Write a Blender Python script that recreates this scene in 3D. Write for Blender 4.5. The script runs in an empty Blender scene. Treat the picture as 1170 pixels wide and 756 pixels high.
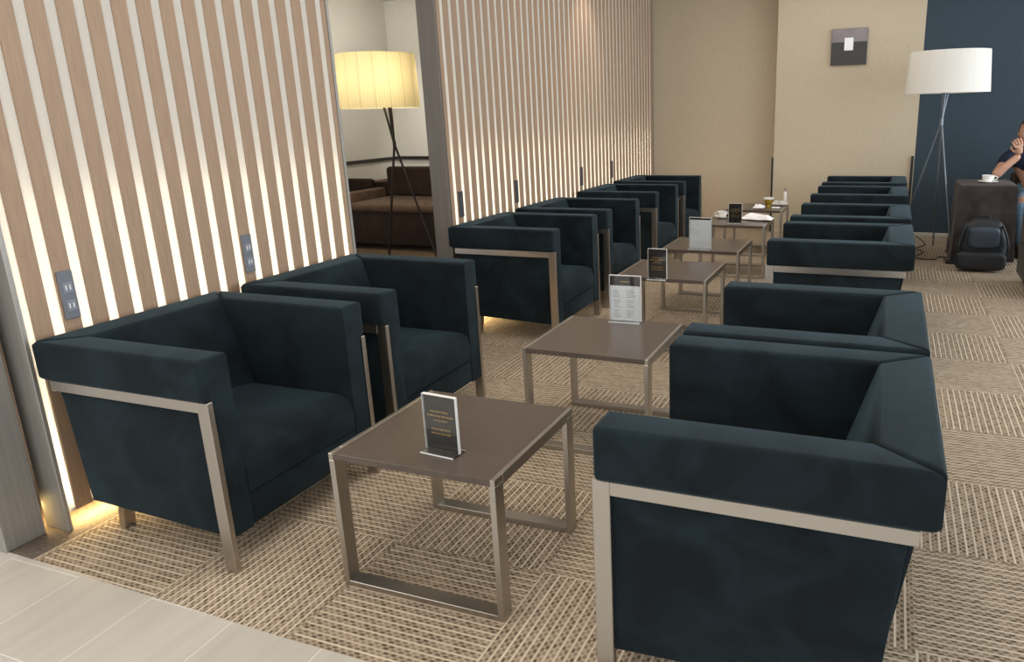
import bpy, bmesh, math, random
from math import pi, sin, cos, radians
from mathutils import Vector, Matrix
random.seed(7)
S = bpy.context.scene
C = S.collection

# ---------------------------------------------------------------- camera
F, YAW, PIT, ROL = 844.28563, -0.36804896, 0.26547410, -0.02599914
CAM = Vector((1.768991, -1.419233, 1.325061))
PPX, PPY = 107.386, 21.187
cd = bpy.data.cameras.new('camera'); cam = bpy.data.objects.new('camera', cd); C.objects.link(cam)
cd.sensor_fit = 'HORIZONTAL'; cd.sensor_width = 36.0; cd.lens = F / 1170 * 36
cd.shift_x = -PPX / 1170; cd.shift_y = -PPY / 1170
cd.clip_start = 0.02; cd.clip_end = 60
fw = Vector((sin(YAW) * cos(PIT), cos(YAW) * cos(PIT), -sin(PIT)))
r0 = Vector((cos(YAW), -sin(YAW), 0)); u0 = r0.cross(fw)
rr = r0 * cos(ROL) + u0 * sin(ROL); uu = -r0 * sin(ROL) + u0 * cos(ROL)
M = Matrix((rr, uu, -fw)).transposed().to_4x4(); M.translation = CAM
cam.matrix_world = M
S.camera = cam

# ---------------------------------------------------------------- world, lights, exposure
S.view_settings.view_transform = 'Standard'; S.view_settings.look = 'None'
S.view_settings.gamma = 1.0; S.view_settings.use_curve_mapping = False
S.view_settings.exposure = 0.0
w = bpy.data.worlds.new('world'); S.world = w; w.use_nodes = True
w.node_tree.nodes['Background'].inputs[0].default_value = (0.90, 0.95, 1.0, 1)
w.node_tree.nodes['Background'].inputs[1].default_value = 0.95

def area(name, loc, rot, sx, sy, power, col, spread=None):
    l = bpy.data.lights.new(name, 'AREA'); l.shape = 'RECTANGLE'; l.size = sx; l.size_y = sy
    l.energy = power; l.color = col
    if spread: l.spread = spread
    o = bpy.data.objects.new(name, l); C.objects.link(o); o.location = loc; o.rotation_euler = rot
    return o
def spot(name, loc, target, power, col, size=60, blend=.6, rad=.04):
    l = bpy.data.lights.new(name, 'SPOT'); l.energy = power; l.color = col
    l.spot_size = radians(size); l.spot_blend = blend; l.shadow_soft_size = rad
    o = bpy.data.objects.new(name, l); C.objects.link(o); o.location = loc
    d = Vector(target) - Vector(loc); o.rotation_euler = d.to_track_quat('-Z', 'Y').to_euler()
    return o
WARM = (1.0, 0.87, 0.72); NEUT = (1.0, 0.95, 0.89); COOL = (0.86, 0.93, 1.0)
area('window_daylight', (5.6, 3.0, 1.6), (0, radians(90), 0), 2.0, 8.0, 210, COOL)        # windows on the right
area('fill_behind', (1.2, -3.8, 1.7), (radians(90), 0, 0), 5.0, 1.8, 70, (1, .97, .93))  # unseen fill added behind the camera to brighten camera-facing surfaces
area('ceiling_panel_front', (0.9, 0.6, 2.68), (0, 0, 0), 1.6, 2.6, 27, NEUT)
area('fill_hall', (-2.4, -1.6, 2.68), (0, 0, 0), 2.4, 2.4, 60, NEUT)  # added fill on the left, brightens the steel column and stone floor
area('ceiling_panel_rear', (0.9, 4.6, 2.68), (0, 0, 0), 1.6, 3.0, 30, NEUT)
for i, y in enumerate((0.3, 2.2, 4.1, 5.6)):
    spot('downlight', (0.62, y, 2.68), (0.62, y, 0), 24, WARM, 80, .8, .05)
spot('wall_washer', (-0.30, 4.75, 2.70), (-0.80, 4.75, 1.6), 26, (1, .80, .66), 52, .7)
spot('wall_washer', (-2.7, 6.3, 2.70), (-2.9, 7.0, 1.9), 230, NEUT, 90, .8)
spot('wall_washer', (-3.4, 5.0, 2.70), (-4.2, 6.8, 1.6), 90, NEUT, 90, .8)

# ---------------------------------------------------------------- material helpers
def mat(name):
    m = bpy.data.materials.new(name); m.use_nodes = True
    return m, m.node_tree.nodes, m.node_tree.links, m.node_tree.nodes['Principled BSDF']
def lin(r, g, b):
    f = lambda c: (c / 255 / 12.92) if c / 255 <= .04045 else ((c / 255 + .055) / 1.055) ** 2.4
    return (f(r), f(g), f(b), 1)
def simple(name, col, rough=.6, metal=0, var=0, scale=20, bump=0, stretch=None, sheen=0, spec=.5, coat=0):
    m, N, L, P = mat(name)
    P.inputs['Base Color'].default_value = col; P.inputs['Roughness'].default_value = rough
    P.inputs['Metallic'].default_value = metal; P.inputs['Specular IOR Level'].default_value = spec
    if sheen:
        P.inputs['Sheen Weight'].default_value = sheen; P.inputs['Sheen Roughness'].default_value = .4
    if coat: P.inputs['Coat Weight'].default_value = coat
    if var or bump:
        tc = N.new('ShaderNodeTexCoord'); mp = N.new('ShaderNodeMapping'); nz = N.new('ShaderNodeTexNoise')
        L.new(tc.outputs['Object'], mp.inputs[0]); L.new(mp.outputs[0], nz.inputs[0])
        nz.inputs['Scale'].default_value = scale; nz.inputs['Detail'].default_value = 4
        if stretch: mp.inputs['Scale'].default_value = stretch
        if var:
            mx = N.new('ShaderNodeMix'); mx.data_type = 'RGBA'
            a = tuple(c * (1 - var) for c in col[:3]) + (1,); b = tuple(min(1, c * (1 + var)) for c in col[:3]) + (1,)
            mx.inputs[6].default_value = a; mx.inputs[7].default_value = b
            rm = N.new('ShaderNodeMapRange'); rm.inputs[1].default_value = .3; rm.inputs[2].default_value = .7
            L.new(nz.outputs[0], rm.inputs[0]); L.new(rm.outputs[0], mx.inputs[0]); L.new(mx.outputs[2], P.inputs['Base Color'])
        if bump:
            bp = N.new('ShaderNodeBump'); bp.inputs['Strength'].default_value = bump; bp.inputs['Distance'].default_value = .01
            L.new(nz.outputs[0], bp.inputs['Height']); L.new(bp.outputs[0], P.inputs['Normal'])
    return m
def emis(name, col, strength):
    m, N, L, P = mat(name)
    P.inputs['Base Color'].default_value = col; P.inputs['Emission Color'].default_value = col
    P.inputs['Emission Strength'].default_value = strength
    return m
def glass(name, col=(.95, .97, .97, 1), rough=.02):
    m, N, L, P = mat(name)
    P.inputs['Base Color'].default_value = col; P.inputs['Transmission Weight'].default_value = 1
    P.inputs['Roughness'].default_value = rough; P.inputs['IOR'].default_value = 1.45
    return m

class NT:
    """tiny helper for math node graphs"""
    def __init__(s, N, L): s.N, s.L = N, L
    def m(s, op, a, b=0.0, c=None):
        n = s.N.new('ShaderNodeMath'); n.operation = op
        for i, v in enumerate((a, b) if c is None else (a, b, c)):
            if isinstance(v, (int, float)): n.inputs[i].default_value = v
            else: s.L.new(v, n.inputs[i])
        return n.outputs[0]
    def mix(s, f, a, b):
        n = s.N.new('ShaderNodeMix'); n.data_type = 'RGBA'
        for i, v in ((0, f), (6, a), (7, b)):
            if isinstance(v, (int, float, tuple)): n.inputs[i].default_value = v
            else: s.L.new(v, n.inputs[i])
        return n.outputs[2]

def carpet_material():
    m, N, L, P = mat('woven_carpet'); t = NT(N, L)
    g = N.new('ShaderNodeNewGeometry'); sx = N.new('ShaderNodeSeparateXYZ'); L.new(g.outputs['Position'], sx.inputs[0])
    TX, TY = .515, .487
    X = t.m('DIVIDE', t.m('ADD', sx.outputs[0], .15 + 20 * TX), TX); Y = t.m('DIVIDE', t.m('ADD', sx.outputs[1], .18 + 20 * TY), TY)
    fx = t.m('FLOOR', X); fy = t.m('FLOOR', Y)
    par = t.m('MODULO', t.m('ADD', t.m('ADD', fx, fy), 1), 2)            # quarter turned tiles
    ux = t.m('SUBTRACT', X, fx); uy = t.m('SUBTRACT', Y, fy)
    inv = t.m('SUBTRACT', 1, par)
    a = t.m('ADD', t.m('MULTIPLY', ux, par), t.m('MULTIPLY', uy, inv))      # across the ribs
    b = t.m('ADD', t.m('MULTIPLY', uy, par), t.m('MULTIPLY', ux, inv))      # along the ribs
    n_r = 20
    ai = t.m('MULTIPLY', a, n_r); row = t.m('FLOOR', ai); af = t.m('SUBTRACT', ai, row)
    def smooth(v, lo, hi):
        q = N.new('ShaderNodeMapRange'); q.interpolation_type = 'SMOOTHSTEP'; L.new(v, q.inputs[0])
        q.inputs[1].default_value = lo; q.inputs[2].default_value = hi; return q.outputs[0]
    rib = t.m('SUBTRACT', 1, smooth(af, .16, .30))            # thin pale rib, then two rows of weave
    rib = t.m('MULTIPLY', rib, smooth(af, .0, .06))
    wv = t.m('MULTIPLY', t.m('SUBTRACT', af, .24), 2.632)      # 0..2 over the woven part
    sub = t.m('FLOOR', wv); wf = t.m('SUBTRACT', wv, sub)
    off = t.m('MULTIPLY', t.m('MODULO', t.m('ADD', sub, 10), 2), .5)
    bi = t.m('ADD', t.m('MULTIPLY', b, 22), off)
    bf = t.m('SUBTRACT', bi, t.m('FLOOR', bi))
    d2 = t.m('ABSOLUTE', t.m('SUBTRACT', bf, .5)); d3 = t.m('ABSOLUTE', t.m('SUBTRACT', wf, .5))
    dash = t.m('MULTIPLY', t.m('SUBTRACT', 1, smooth(d2, .20, .36)), t.m('SUBTRACT', 1, smooth(d3, .28, .46)))
    wn = N.new('ShaderNodeTexWhiteNoise'); wn.noise_dimensions = '2D'; cx = N.new('ShaderNodeCombineXYZ')
    L.new(t.m('ADD', t.m('ADD', t.m('MULTIPLY', row, 3), sub), t.m('MULTIPLY', fx, 131)), cx.inputs[0]); L.new(t.m('ADD', t.m('FLOOR', bi), t.m('MULTIPLY', fy, 37)), cx.inputs[1]); L.new(cx.outputs[0], wn.inputs[0])
    rnd = wn.outputs[0]
    wr = N.new('ShaderNodeTexWhiteNoise'); wr.noise_dimensions = '2D'; cr = N.new('ShaderNodeCombineXYZ')
    L.new(t.m('ADD', row, t.m('MULTIPLY', fx, 57)), cr.inputs[0]); L.new(fy, cr.inputs[1]); L.new(cr.outputs[0], wr.inputs[0])
    dark = t.mix(rnd, lin(84, 70, 58), lin(146, 129, 108))
    mid = t.mix(rnd, lin(150, 133, 112), lin(174, 157, 136))
    low = t.mix(dash, mid, dark)
    pale = t.mix(wr.outputs[0], lin(190, 173, 150), lin(214, 199, 177))
    col = t.mix(rib, low, pale)
    nz = N.new('ShaderNodeTexNoise'); nz.inputs['Scale'].default_value = 260; L.new(g.outputs['Position'], nz.inputs[0])
    col2 = N.new('ShaderNodeMix'); col2.data_type = 'RGBA'; col2.blend_type = 'OVERLAY'; col2.inputs[0].default_value = .35
    L.new(col, col2.inputs[6]); cg = N.new('ShaderNodeCombineColor')
    for i in range(3): L.new(nz.outputs[0], cg.inputs[i])
    L.new(cg.outputs[0], col2.inputs[7]); L.new(col2.outputs[2], P.inputs['Base Color'])
    P.inputs['Roughness'].default_value = .9; P.inputs['Specular IOR Level'].default_value = .15
    h = t.m('SUBTRACT', rib, t.m('MULTIPLY', dash, .4))
    bp = N.new('ShaderNodeBump'); bp.inputs['Strength'].default_value = .35; bp.inputs['Distance'].default_value = .004
    L.new(h, bp.inputs['Height']); L.new(bp.outputs[0], P.inputs['Normal'])
    return m
def stone_material():
    m, N, L, P = mat('stone_floor_tile'); t = NT(N, L)
    g = N.new('ShaderNodeNewGeometry'); sx = N.new('ShaderNodeSeparateXYZ'); L.new(g.outputs['Position'], sx.inputs[0])
    X = t.m('DIVIDE', t.m('ADD', t.m('ADD', sx.outputs[0], .463 + 31 * .31), t.m('MULTIPLY', sx.outputs[1], 0.04)), .31)
    fx = t.m('FLOOR', X); ux = t.m('SUBTRACT', X, fx)
    Y = t.m('DIVIDE', t.m('ADD', t.m('ADD', sx.outputs[1], 12.17), t.m('MULTIPLY', t.m('MODULO', fx, 2), .3)), .6)
    uy = t.m('SUBTRACT', Y, t.m('FLOOR', Y))
    e1 = t.m('LESS_THAN', ux, .011); e2 = t.m('LESS_THAN', uy, .006)
    e = t.m('MAXIMUM', e1, e2)
    mp = N.new('ShaderNodeMapping'); mp.inputs['Scale'].default_value = (14, 1.2, 1); L.new(g.outputs['Position'], mp.inputs[0])
    nz = N.new('ShaderNodeTexNoise'); nz.inputs['Scale'].default_value = 1.6; nz.inputs['Detail'].default_value = 6; L.new(mp.outputs[0], nz.inputs[0])
    wn = N.new('ShaderNodeTexWhiteNoise'); wn.noise_dimensions = '1D'; L.new(fx, wn.inputs['W'])
    f = t.m('ADD', t.m('MULTIPLY', nz.outputs[0], .8), t.m('MULTIPLY', wn.outputs[0], .2))
    c = t.mix(f, lin(170, 164, 154), lin(200, 193, 183))
    c = t.mix(e, c, lin(214, 211, 204)); L.new(c, P.inputs['Base Color'])
    P.inputs['Roughness'].default_value = .38
    return m
def suede_material(name, dark, light, tint=(.75, .70, .66, 1), sh=.15):
    m, N, L, P = mat(name); t = NT(N, L)
    tc = N.new('ShaderNodeTexCoord'); oi = N.new('ShaderNodeObjectInfo'); ad = N.new('ShaderNodeVectorMath'); ad.operation = 'ADD'
    sc = N.new('ShaderNodeVectorMath'); sc.operation = 'SCALE'; cb = N.new('ShaderNodeCombineXYZ')
    L.new(oi.outputs['Random'], cb.inputs[0]); L.new(oi.outputs['Random'], cb.inputs[1]); L.new(cb.outputs[0], sc.inputs[0]); sc.inputs['Scale'].default_value = 37
    L.new(tc.outputs['Object'], ad.inputs[0]); L.new(sc.outputs[0], ad.inputs[1])
    nz = N.new('ShaderNodeTexNoise'); nz.inputs['Scale'].default_value = 5.5; nz.inputs['Detail'].default_value = 5; nz.inputs['Roughness'].default_value = .55
    nz.inputs['Distortion'].default_value = .8
    L.new(ad.outputs[0], nz.inputs[0])
    mr = N.new('ShaderNodeMapRange'); mr.inputs[1].default_value = .38; mr.inputs[2].default_value = .66; L.new(nz.outputs[0], mr.inputs[0])
    n2 = N.new('ShaderNodeTexNoise'); n2.inputs['Scale'].default_value = 420; L.new(ad.outputs[0], n2.inputs[0])
    f = t.m('ADD', t.m('MULTIPLY', mr.outputs[0], .8), t.m('MULTIPLY', n2.outputs[0], .2))
    L.new(t.mix(f, dark, light), P.inputs['Base Color'])
    P.inputs['Roughness'].default_value = .85; P.inputs['Specular IOR Level'].default_value = .18
    P.inputs['Sheen Weight'].default_value = sh; P.inputs['Sheen Roughness'].default_value = .45
    P.inputs['Sheen Tint'].default_value = tint
    bp = N.new('ShaderNodeBump'); bp.inputs['Strength'].default_value = .25; bp.inputs['Distance'].default_value = .004
    L.new(n2.outputs[0], bp.inputs['Height']); L.new(bp.outputs[0], P.inputs['Normal'])
    return m
def steel_material(name, col, rough, stretch):
    m, N, L, P = mat(name)
    tc = N.new('ShaderNodeTexCoord'); mp = N.new('ShaderNodeMapping'); mp.inputs['Scale'].default_value = stretch
    nz = N.new('ShaderNodeTexNoise'); nz.inputs['Scale'].default_value = 1; nz.inputs['Detail'].default_value = 3
    L.new(tc.outputs['Object'], mp.inputs[0]); L.new(mp.outputs[0], nz.inputs[0])
    mr = N.new('ShaderNodeMapRange'); mr.inputs[3].default_value = rough - .06; mr.inputs[4].default_value = rough + .08; L.new(nz.outputs[0], mr.inputs[0])
    L.new(mr.outputs[0], P.inputs['Roughness']); P.inputs['Metallic'].default_value = 1
    P.inputs['Base Color'].default_value = col
    bp = N.new('ShaderNodeBump'); bp.inputs['Strength'].default_value = .06; bp.inputs['Distance'].default_value = .002
    L.new(nz.outputs[0], bp.inputs['Height']); L.new(bp.outputs[0], P.inputs['Normal'])
    return m

MAT = {}
MAT['carpet'] = carpet_material()
MAT['stone'] = stone_material()
MAT['suede'] = suede_material('dark_teal_suede', (0.0026, 0.0046, 0.0058, 1), (0.0088, 0.0168, 0.0215, 1), (.42, .70, .86, 1), .11)
MAT['steel'] = steel_material('brushed_steel', (.47, .44, .40, 1), .30, (250, 250, 6))
MAT['steel_post'] = simple('satin_post_steel', (.34, .325, .30, 1), .42, metal=.45, var=.10, scale=1, stretch=(90, 90, 2))
MAT['bronze_post'] = simple('satin_brown_post_steel', (.17, .145, .125, 1), .40, metal=.55, var=.12, scale=1, stretch=(90, 90, 2))
MAT['wood_top'] = simple('dark_wenge_laminate', lin(80, 69, 61), .28, var=.18, scale=6, stretch=(4, 26, 4))
MAT['slat'] = simple('pale_walnut_slat', lin(154, 128, 104), .55, var=.10, scale=5, stretch=(30, 30, 2))
MAT['light_strip'] = None
MAT['beige'] = simple('beige_wall_covering', lin(196, 181, 157), .75, var=.06, scale=5, stretch=(28, 28, 2))
MAT['navy'] = simple('navy_wall_covering', lin(48, 63, 74), .8, var=.16, scale=40, stretch=(1, 1, 3))
MAT['grey_wall'] = simple('pale_grey_paint', lin(205, 202, 192), .8, var=.02)
MAT['ceiling'] = simple('white_ceiling_paint', lin(225, 222, 215), .9, var=.02)
MAT['mat_floor'] = simple('dark_woven_border', lin(98, 84, 74), .8, var=.35, scale=90, bump=.3)
MAT['black'] = simple('black_plastic', lin(22, 22, 24), .45, var=.1)
MAT['dark_trim'] = simple('dark_rail_wood', lin(34, 28, 26), .5, var=.1)
MAT['grey_plate'] = simple('grey_socket_plate', lin(104, 108, 116), .5, var=.05)
MAT['dark_plate'] = simple('dark_socket_plate', lin(62, 62, 66), .5, var=.05)
MAT['card_black'] = simple('black_printed_card', lin(30, 27, 25), .35, var=.1)
MAT['gold'] = simple('gold_print', lin(176, 140, 76), .5, var=.05)
MAT['paper'] = simple('white_paper', lin(250, 250, 252), .7, var=.015)
MAT['print'] = simple('grey_print', lin(150, 150, 160), .7, var=.05)
MAT['acrylic'] = glass('clear_acrylic')
MAT['acrylic_edge'] = simple('frosted_acrylic_edge', lin(225, 225, 222), .3, var=.02)
MAT['china'] = simple('white_china', lin(240, 238, 232), .25, var=.01)
MAT['coffee'] = simple('coffee', lin(50, 30, 20), .2, var=.1)
MAT['skirt'] = simple('white_skirting', lin(190, 185, 175), .6, var=.03)

# ---------------------------------------------------------------- mesh helpers
def link(name, bm, m, parent=None, smooth=None):
    me = bpy.data.meshes.new(name)
    bmesh.ops.recalc_face_normals(bm, faces=bm.faces)
    bm.to_mesh(me); bm.free()
    ms = m if isinstance(m, (list, tuple)) else [m]
    for x in ms: me.materials.append(x)
    o = bpy.data.objects.new(name, me); C.objects.link(o)
    if parent: o.parent = parent
    if smooth is not None:
        for p in me.polygons: p.use_smooth = True
        try: me.set_sharp_from_angle(angle=radians(smooth))
        except Exception: pass
    return o
def tag(o, label=None, cat=None, group=None, kind=None):
    if label: o['label'] = label
    if cat: o['category'] = cat
    if group: o['group'] = group
    if kind: o['kind'] = kind
    return o
def thing(name, label, cat, loc=(0, 0, 0), rz=0, group=None):
    o = bpy.data.objects.new(name, None); C.objects.link(o); o.empty_display_size = .1
    o.location = loc; o.rotation_euler = (0, 0, rz)
    return tag(o, label, cat, group)
def copy_tree(o, parent=None):
    c = o.copy(); C.objects.link(c); c.parent = parent
    for ch in list(o.children): copy_tree(ch, c)
    return c
def bevel(bm, w, seg=2, edges=None):
    es = edges if edges is not None else bm.edges[:]
    bmesh.ops.bevel(bm, geom=es, offset=w, segments=seg, profile=.5, affect='EDGES', clamp_overlap=True)
def box(bm, x0, x1, y0, y1, z0, z1, bw=0, seg=2, mi=0):
    b = bmesh.new()
    vs = [b.verts.new((x, y, z)) for x in (x0, x1) for y in (y0, y1) for z in (z0, z1)]
    for f in ((0, 1, 3, 2), (4, 6, 7, 5), (0, 4, 5, 1), (2, 3, 7, 6), (0, 2, 6, 4), (1, 5, 7, 3)):
        b.faces.new([vs[i] for i in f])
    if bw: bevel(b, bw, seg)
    merge(bm, b, mi)
def prism(bm, pts, axis, a, c, bw=0, seg=2, mi=0):
    """extrude polygon pts (2D) along axis between a and c"""
    b = bmesh.new()
    def P(p, v):
        if axis == 'y': return (p[0], v, p[1])
        if axis == 'z': return (p[0], p[1], v)
        return (v, p[0], p[1])
    A = [b.verts.new(P(p, a)) for p in pts]; B = [b.verts.new(P(p, c)) for p in pts]
    b.faces.new(A); b.faces.new(B[::-1]); n = len(pts)
    for i in range(n): b.faces.new((A[i], A[(i + 1) % n], B[(i + 1) % n], B[i]))
    bmesh.ops.recalc_face_normals(b, faces=b.faces)
    if bw: bevel(b, bw, seg)
    merge(bm, b, mi)
def merge(bm, b, mi=0, mtx=None):
    if mtx is not None: bmesh.ops.transform(b, matrix=mtx, verts=b.verts)
    vm = {v: bm.verts.new(v.co) for v in b.verts}
    for f in b.faces:
        try: nf = bm.faces.new([vm[v] for v in f.verts]); nf.material_index = mi
        except ValueError: pass
    b.free()
def tube(bm, p, q, r0_, r1_=None, n=12, mi=0):
    p = Vector(p); q = Vector(q); r1_ = r0_ if r1_ is None else r1_
    b = bmesh.new(); d = q - p
    bmesh.ops.create_cone(b, cap_ends=True, segments=n, radius1=r0_, radius2=r1_, depth=d.length)
    mt = Matrix.Translation((p + q) / 2) @ d.to_track_quat('Z', 'Y').to_matrix().to_4x4()
    merge(bm, b, mi, mt)
def lathe(bm, prof, n=40, mi=0, centre=(0, 0, 0)):
    rings = []
    for r, z in prof:
        if r < 1e-6: rings.append([bm.verts.new((centre[0], centre[1], centre[2] + z))])
        else: rings.append([bm.verts.new((centre[0] + r * cos(2 * pi * i / n), centre[1] + r * sin(2 * pi * i / n), centre[2] + z)) for i in range(n)])
    for a, b in zip(rings, rings[1:]):
        for i in range(n):
            j = (i + 1) % n
            if len(a) == 1 and len(b) == 1: continue
            if len(a) == 1: f = bm.faces.new((a[0], b[i], b[j]))
            elif len(b) == 1: f = bm.faces.new((a[i], a[j], b[0]))
            else: f = bm.faces.new((a[i], a[j], b[j], b[i]))
            f.material_index = mi
def path_tube(bm, pts, r, n=8):
    for p, q in zip(pts, pts[1:]): tube(bm, p, q, r, r, n)
def smooth_path(pts, k=8):
    out = []
    P = [Vector(p) for p in pts]; P = [P[0]] + P + [P[-1]]
    for i in range(1, len(P) - 2):
        for j in range(k):
            t = j / k
            out.append(.5 * ((2 * P[i]) + (-P[i - 1] + P[i + 1]) * t + (2 * P[i - 1] - 5 * P[i] + 4 * P[i + 1] - P[i + 2]) * t * t + (-P[i - 1] + 3 * P[i] - 3 * P[i + 1] + P[i + 2]) * t ** 3))
    out.append(P[-2]); return out

# ================================================================ SETTING
XW = -.742          # front plane of the slatted wall
ZB = .062           # the wall floats above the floor
P0, PITCH, GAP = .115, .0940, .036

bm = bmesh.new()   # carpet, border and stone belong to one floor, as three children
floor = link('floor', bm, MAT['stone']); tag(floor, kind='structure')
bm = bmesh.new()
for x0, x1, y0, y1 in ((-.69, 6.0, -.172, 7.4),):
    # the stone edge runs very slightly skew in the photograph
    v = [bm.verts.new(c) for c in ((x0, -.150, 0), (.357, -.1755, 0), (x1, -.20, 0), (x1, y1, 0), (x0, y1, 0))]
    bm.faces.new(v)
link('carpet', bm, MAT['carpet'], floor)
bm = bmesh.new(); v = [bm.verts.new(c) for c in ((-.90, -.146, 0), (-.69, -.150, 0), (-.69, 7.4, 0), (-.90, 7.4, 0))]; bm.faces.new(v)
link('woven_border', bm, MAT['mat_floor'], floor)
bm = bmesh.new(); v = [bm.verts.new(c) for c in ((-.90, -.146, 0), (-.69, -.150, 0), (.357, -.1755, 0), (6, -.20, 0), (6, -4, 0), (-4.6, -4, 0), (-4.6, 0, 0), (-.90, 0, 0))]
bm.faces.new(v); link('stone_tiles', bm, MAT['stone'], floor)
bm = bmesh.new(); v = [bm.verts.new(c) for c in ((-4.6, 0, 0), (-.90, 0, 0), (-.90, 7.4, 0), (-4.6, 7.4, 0))]
bm.faces.new(v); link('lounge_floor', bm, simple('brown_lounge_carpet', lin(120, 100, 82), .9, var=.2, scale=60), floor)
# floor slab under the finishes so that the floor object itself is solid
bm = bmesh.new(); box(bm, -4.6, 6, -4, 7.4, -.12, -.004)
bm.to_mesh(floor.data); bm.free()

bm = bmesh.new(); box(bm, -4.6, 6, -4, 7.4, 2.75, 2.85); tag(link('ceiling', bm, MAT['ceiling']), kind='structure')

def acrylic_strip():
    m, N, L, P = mat('backlit_acrylic')
    tr = N.new('ShaderNodeBsdfTranslucent'); df = N.new('ShaderNodeBsdfDiffuse'); mx = N.new('ShaderNodeMixShader')
    tr.inputs[0].default_value = (.92, .90, .84, 1); df.inputs[0].default_value = (.80, .77, .72, 1); mx.inputs[0].default_value = .5
    out = N['Material Output']; L.new(tr.outputs[0], mx.inputs[2]); L.new(df.outputs[0], mx.inputs[1])
    L.new(mx.outputs[0], out.inputs[0]); N.remove(P)
    return m
MAT['light_strip'] = acrylic_strip()
MAT['cavity'] = simple('white_cavity_lining', (.85, .84, .80, 1), .8, var=.01)

def slat_wall(name, y0, y1, k0, k1):
    # casing (back and lining), front slats, acrylic strips, steel end posts
    bm = bmesh.new()
    box(bm, XW - .112, XW - .100, y0, y1, ZB, 2.75)                    # back sheet
    box(bm, XW - .100, XW - .010, y0, y0 + .002, ZB, 2.75); box(bm, XW - .100, XW - .006, y1 - .010, y1, ZB, 2.75)
    box(bm, XW - .100, XW - .006, y0 + .010, y1 - .010, 2.72, 2.75)
    box(bm, XW - .100, XW - .006, y0 + .010, y1 - .010, ZB, ZB + .012)
    W = link(name, bm, MAT['cavity']); tag(W, kind='structure')
    bm = bmesh.new()
    prev = y0 + .004
    for k in range(k0, k1 + 2):
        c = P0 + PITCH * k
        a, b = prev, (c - GAP / 2 if k <= k1 else y1 - .004)
        if b > a + .003: box(bm, XW - .012, XW, a, b, ZB, 2.75, .0035, 2)
        prev = c + GAP / 2
    link('slat_panel', bm, MAT['slat'], W)
    bm = bmesh.new()
    for k in range(k0, k1 + 1):
        c = P0 + PITCH * k; box(bm, XW - .008, XW - .005, max(y0 + .002, c - GAP / 2 - .002), c + GAP / 2 + .002, ZB, 2.75)
    link('light_strip', bm, MAT['light_strip'], W)
    return W
wl = slat_wall('wall_left', .016, 1.574, -1, 15)
wr_ = slat_wall('wall_left', 2.500, 6.70, 26, 69)
# near end steel post of the near wall and the taller steel column in front of it
bm = bmesh.new(); box(bm, XW - .114, XW + .002, .000, .015, 0, 2.75, .002, 1); link('end_post', bm, MAT['steel_post'], wl)
bm = bmesh.new(); box(bm, XW - .114, XW + .003, 1.574, 1.590, 0, 2.75, .002, 1); link('end_trim', bm, MAT['steel_post'], wl)
bm = bmesh.new(); box(bm, XW - .120, XW + .002, 2.478, 2.499, 0, 2.75, .002, 1); link('end_post', bm, MAT['bronze_post'], wr_)
bm = bmesh.new(); box(bm, XW - .05, XW + .004, 6.70, 6.72, 0, 2.75); link('end_trim', bm, MAT['steel_post'], wr_)
bm = bmesh.new(); box(bm, -1.30, -.809, -.155, -.030, 0, 2.75, .003, 1); col_ = link('trim_1', bm, MAT['steel_post']); tag(col_, kind='structure')
bm = bmesh.new(); box(bm, -1.30, -.90, -.029, .014, .05, 2.75); link('gap_shade_filler', bm, MAT['black'], col_)  # black filler box added; its colour stands for the gap's shade
# LED light inside the casings and beneath the wall
for (a, b) in ((.05, 1.56), (2.53, 6.68)):
    L_ = b - a
    area('cavity_led', (XW - .055, (a + b) / 2, ZB + .03), (radians(180), 0, 0), .05, L_, 30 * L_, (1, .94, .84))
    area('cavity_led', (XW - .095, (a + b) / 2, .62), (0, radians(-90), 0), 1.0, L_, 7 * L_, (1, .94, .85))
    area('underwall_led', (XW - .05, (a + b) / 2, ZB - .006), (0, 0, 0), .02, L_, 10 * L_, (1, .72, .30))
area('underwall_led', (XW - .13, .0, .10), (0, 0, 0), .02, .05, .5, (1, .72, .30))

# rear walls
bm = bmesh.new(); box(bm, -4.6, .62, 7.10, 7.22, 0, 2.75); wb = link('wall_back', bm, MAT['beige']); tag(wb, kind='structure')
bm = bmesh.new(); box(bm, -4.45, -.95, 7.085, 7.10, 0, 2.75); link('grey_lining', bm, MAT['grey_wall'], wb)
bm = bmesh.new(); box(bm, -4.45, -.95, 7.06, 7.085, .775, .815, .004, 1); link('dado_rail', bm, MAT['dark_trim'], wb)
bm = bmesh.new(); box(bm, .578, 1.984, 6.80, 7.10, 0, 2.75); wc = link('wall_back', bm, MAT['beige']); tag(wc, kind='structure')
bm = bmesh.new(); box(bm, 1.984, 6.0, 6.83, 7.10, 0, 2.75); wn_ = link('wall_back', bm, MAT['navy']); tag(wn_, kind='structure')
bm = bmesh.new(); box(bm, 1.984, 6.0, 6.815, 6.83, 0, .035, .003, 1); tag(link('baseboard_back', bm, MAT['skirt']), kind='structure')
bm = bmesh.new(); box(bm, .560, .578, 6.785, 6.84, 0, .80, .003, 1); tag(link('trim_2', bm, MAT['black']), kind='structure')
bm = bmesh.new(); box(bm, 1.952, 1.976, 6.775, 6.80, 0, .815, .003, 1); tag(link('trim_3', bm, MAT['black']), kind='structure')
bm = bmesh.new(); box(bm, -4.6, -4.45, 0, 7.10, 0, 2.75); wo = link('wall_left', bm, MAT['grey_wall']); tag(wo, kind='structure')
bm = bmesh.new(); box(bm, -4.45, -4.425, 0.0, 7.08, .775, .815, .004, 1); link('dado_rail', bm, MAT['dark_trim'], wo)

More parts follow.
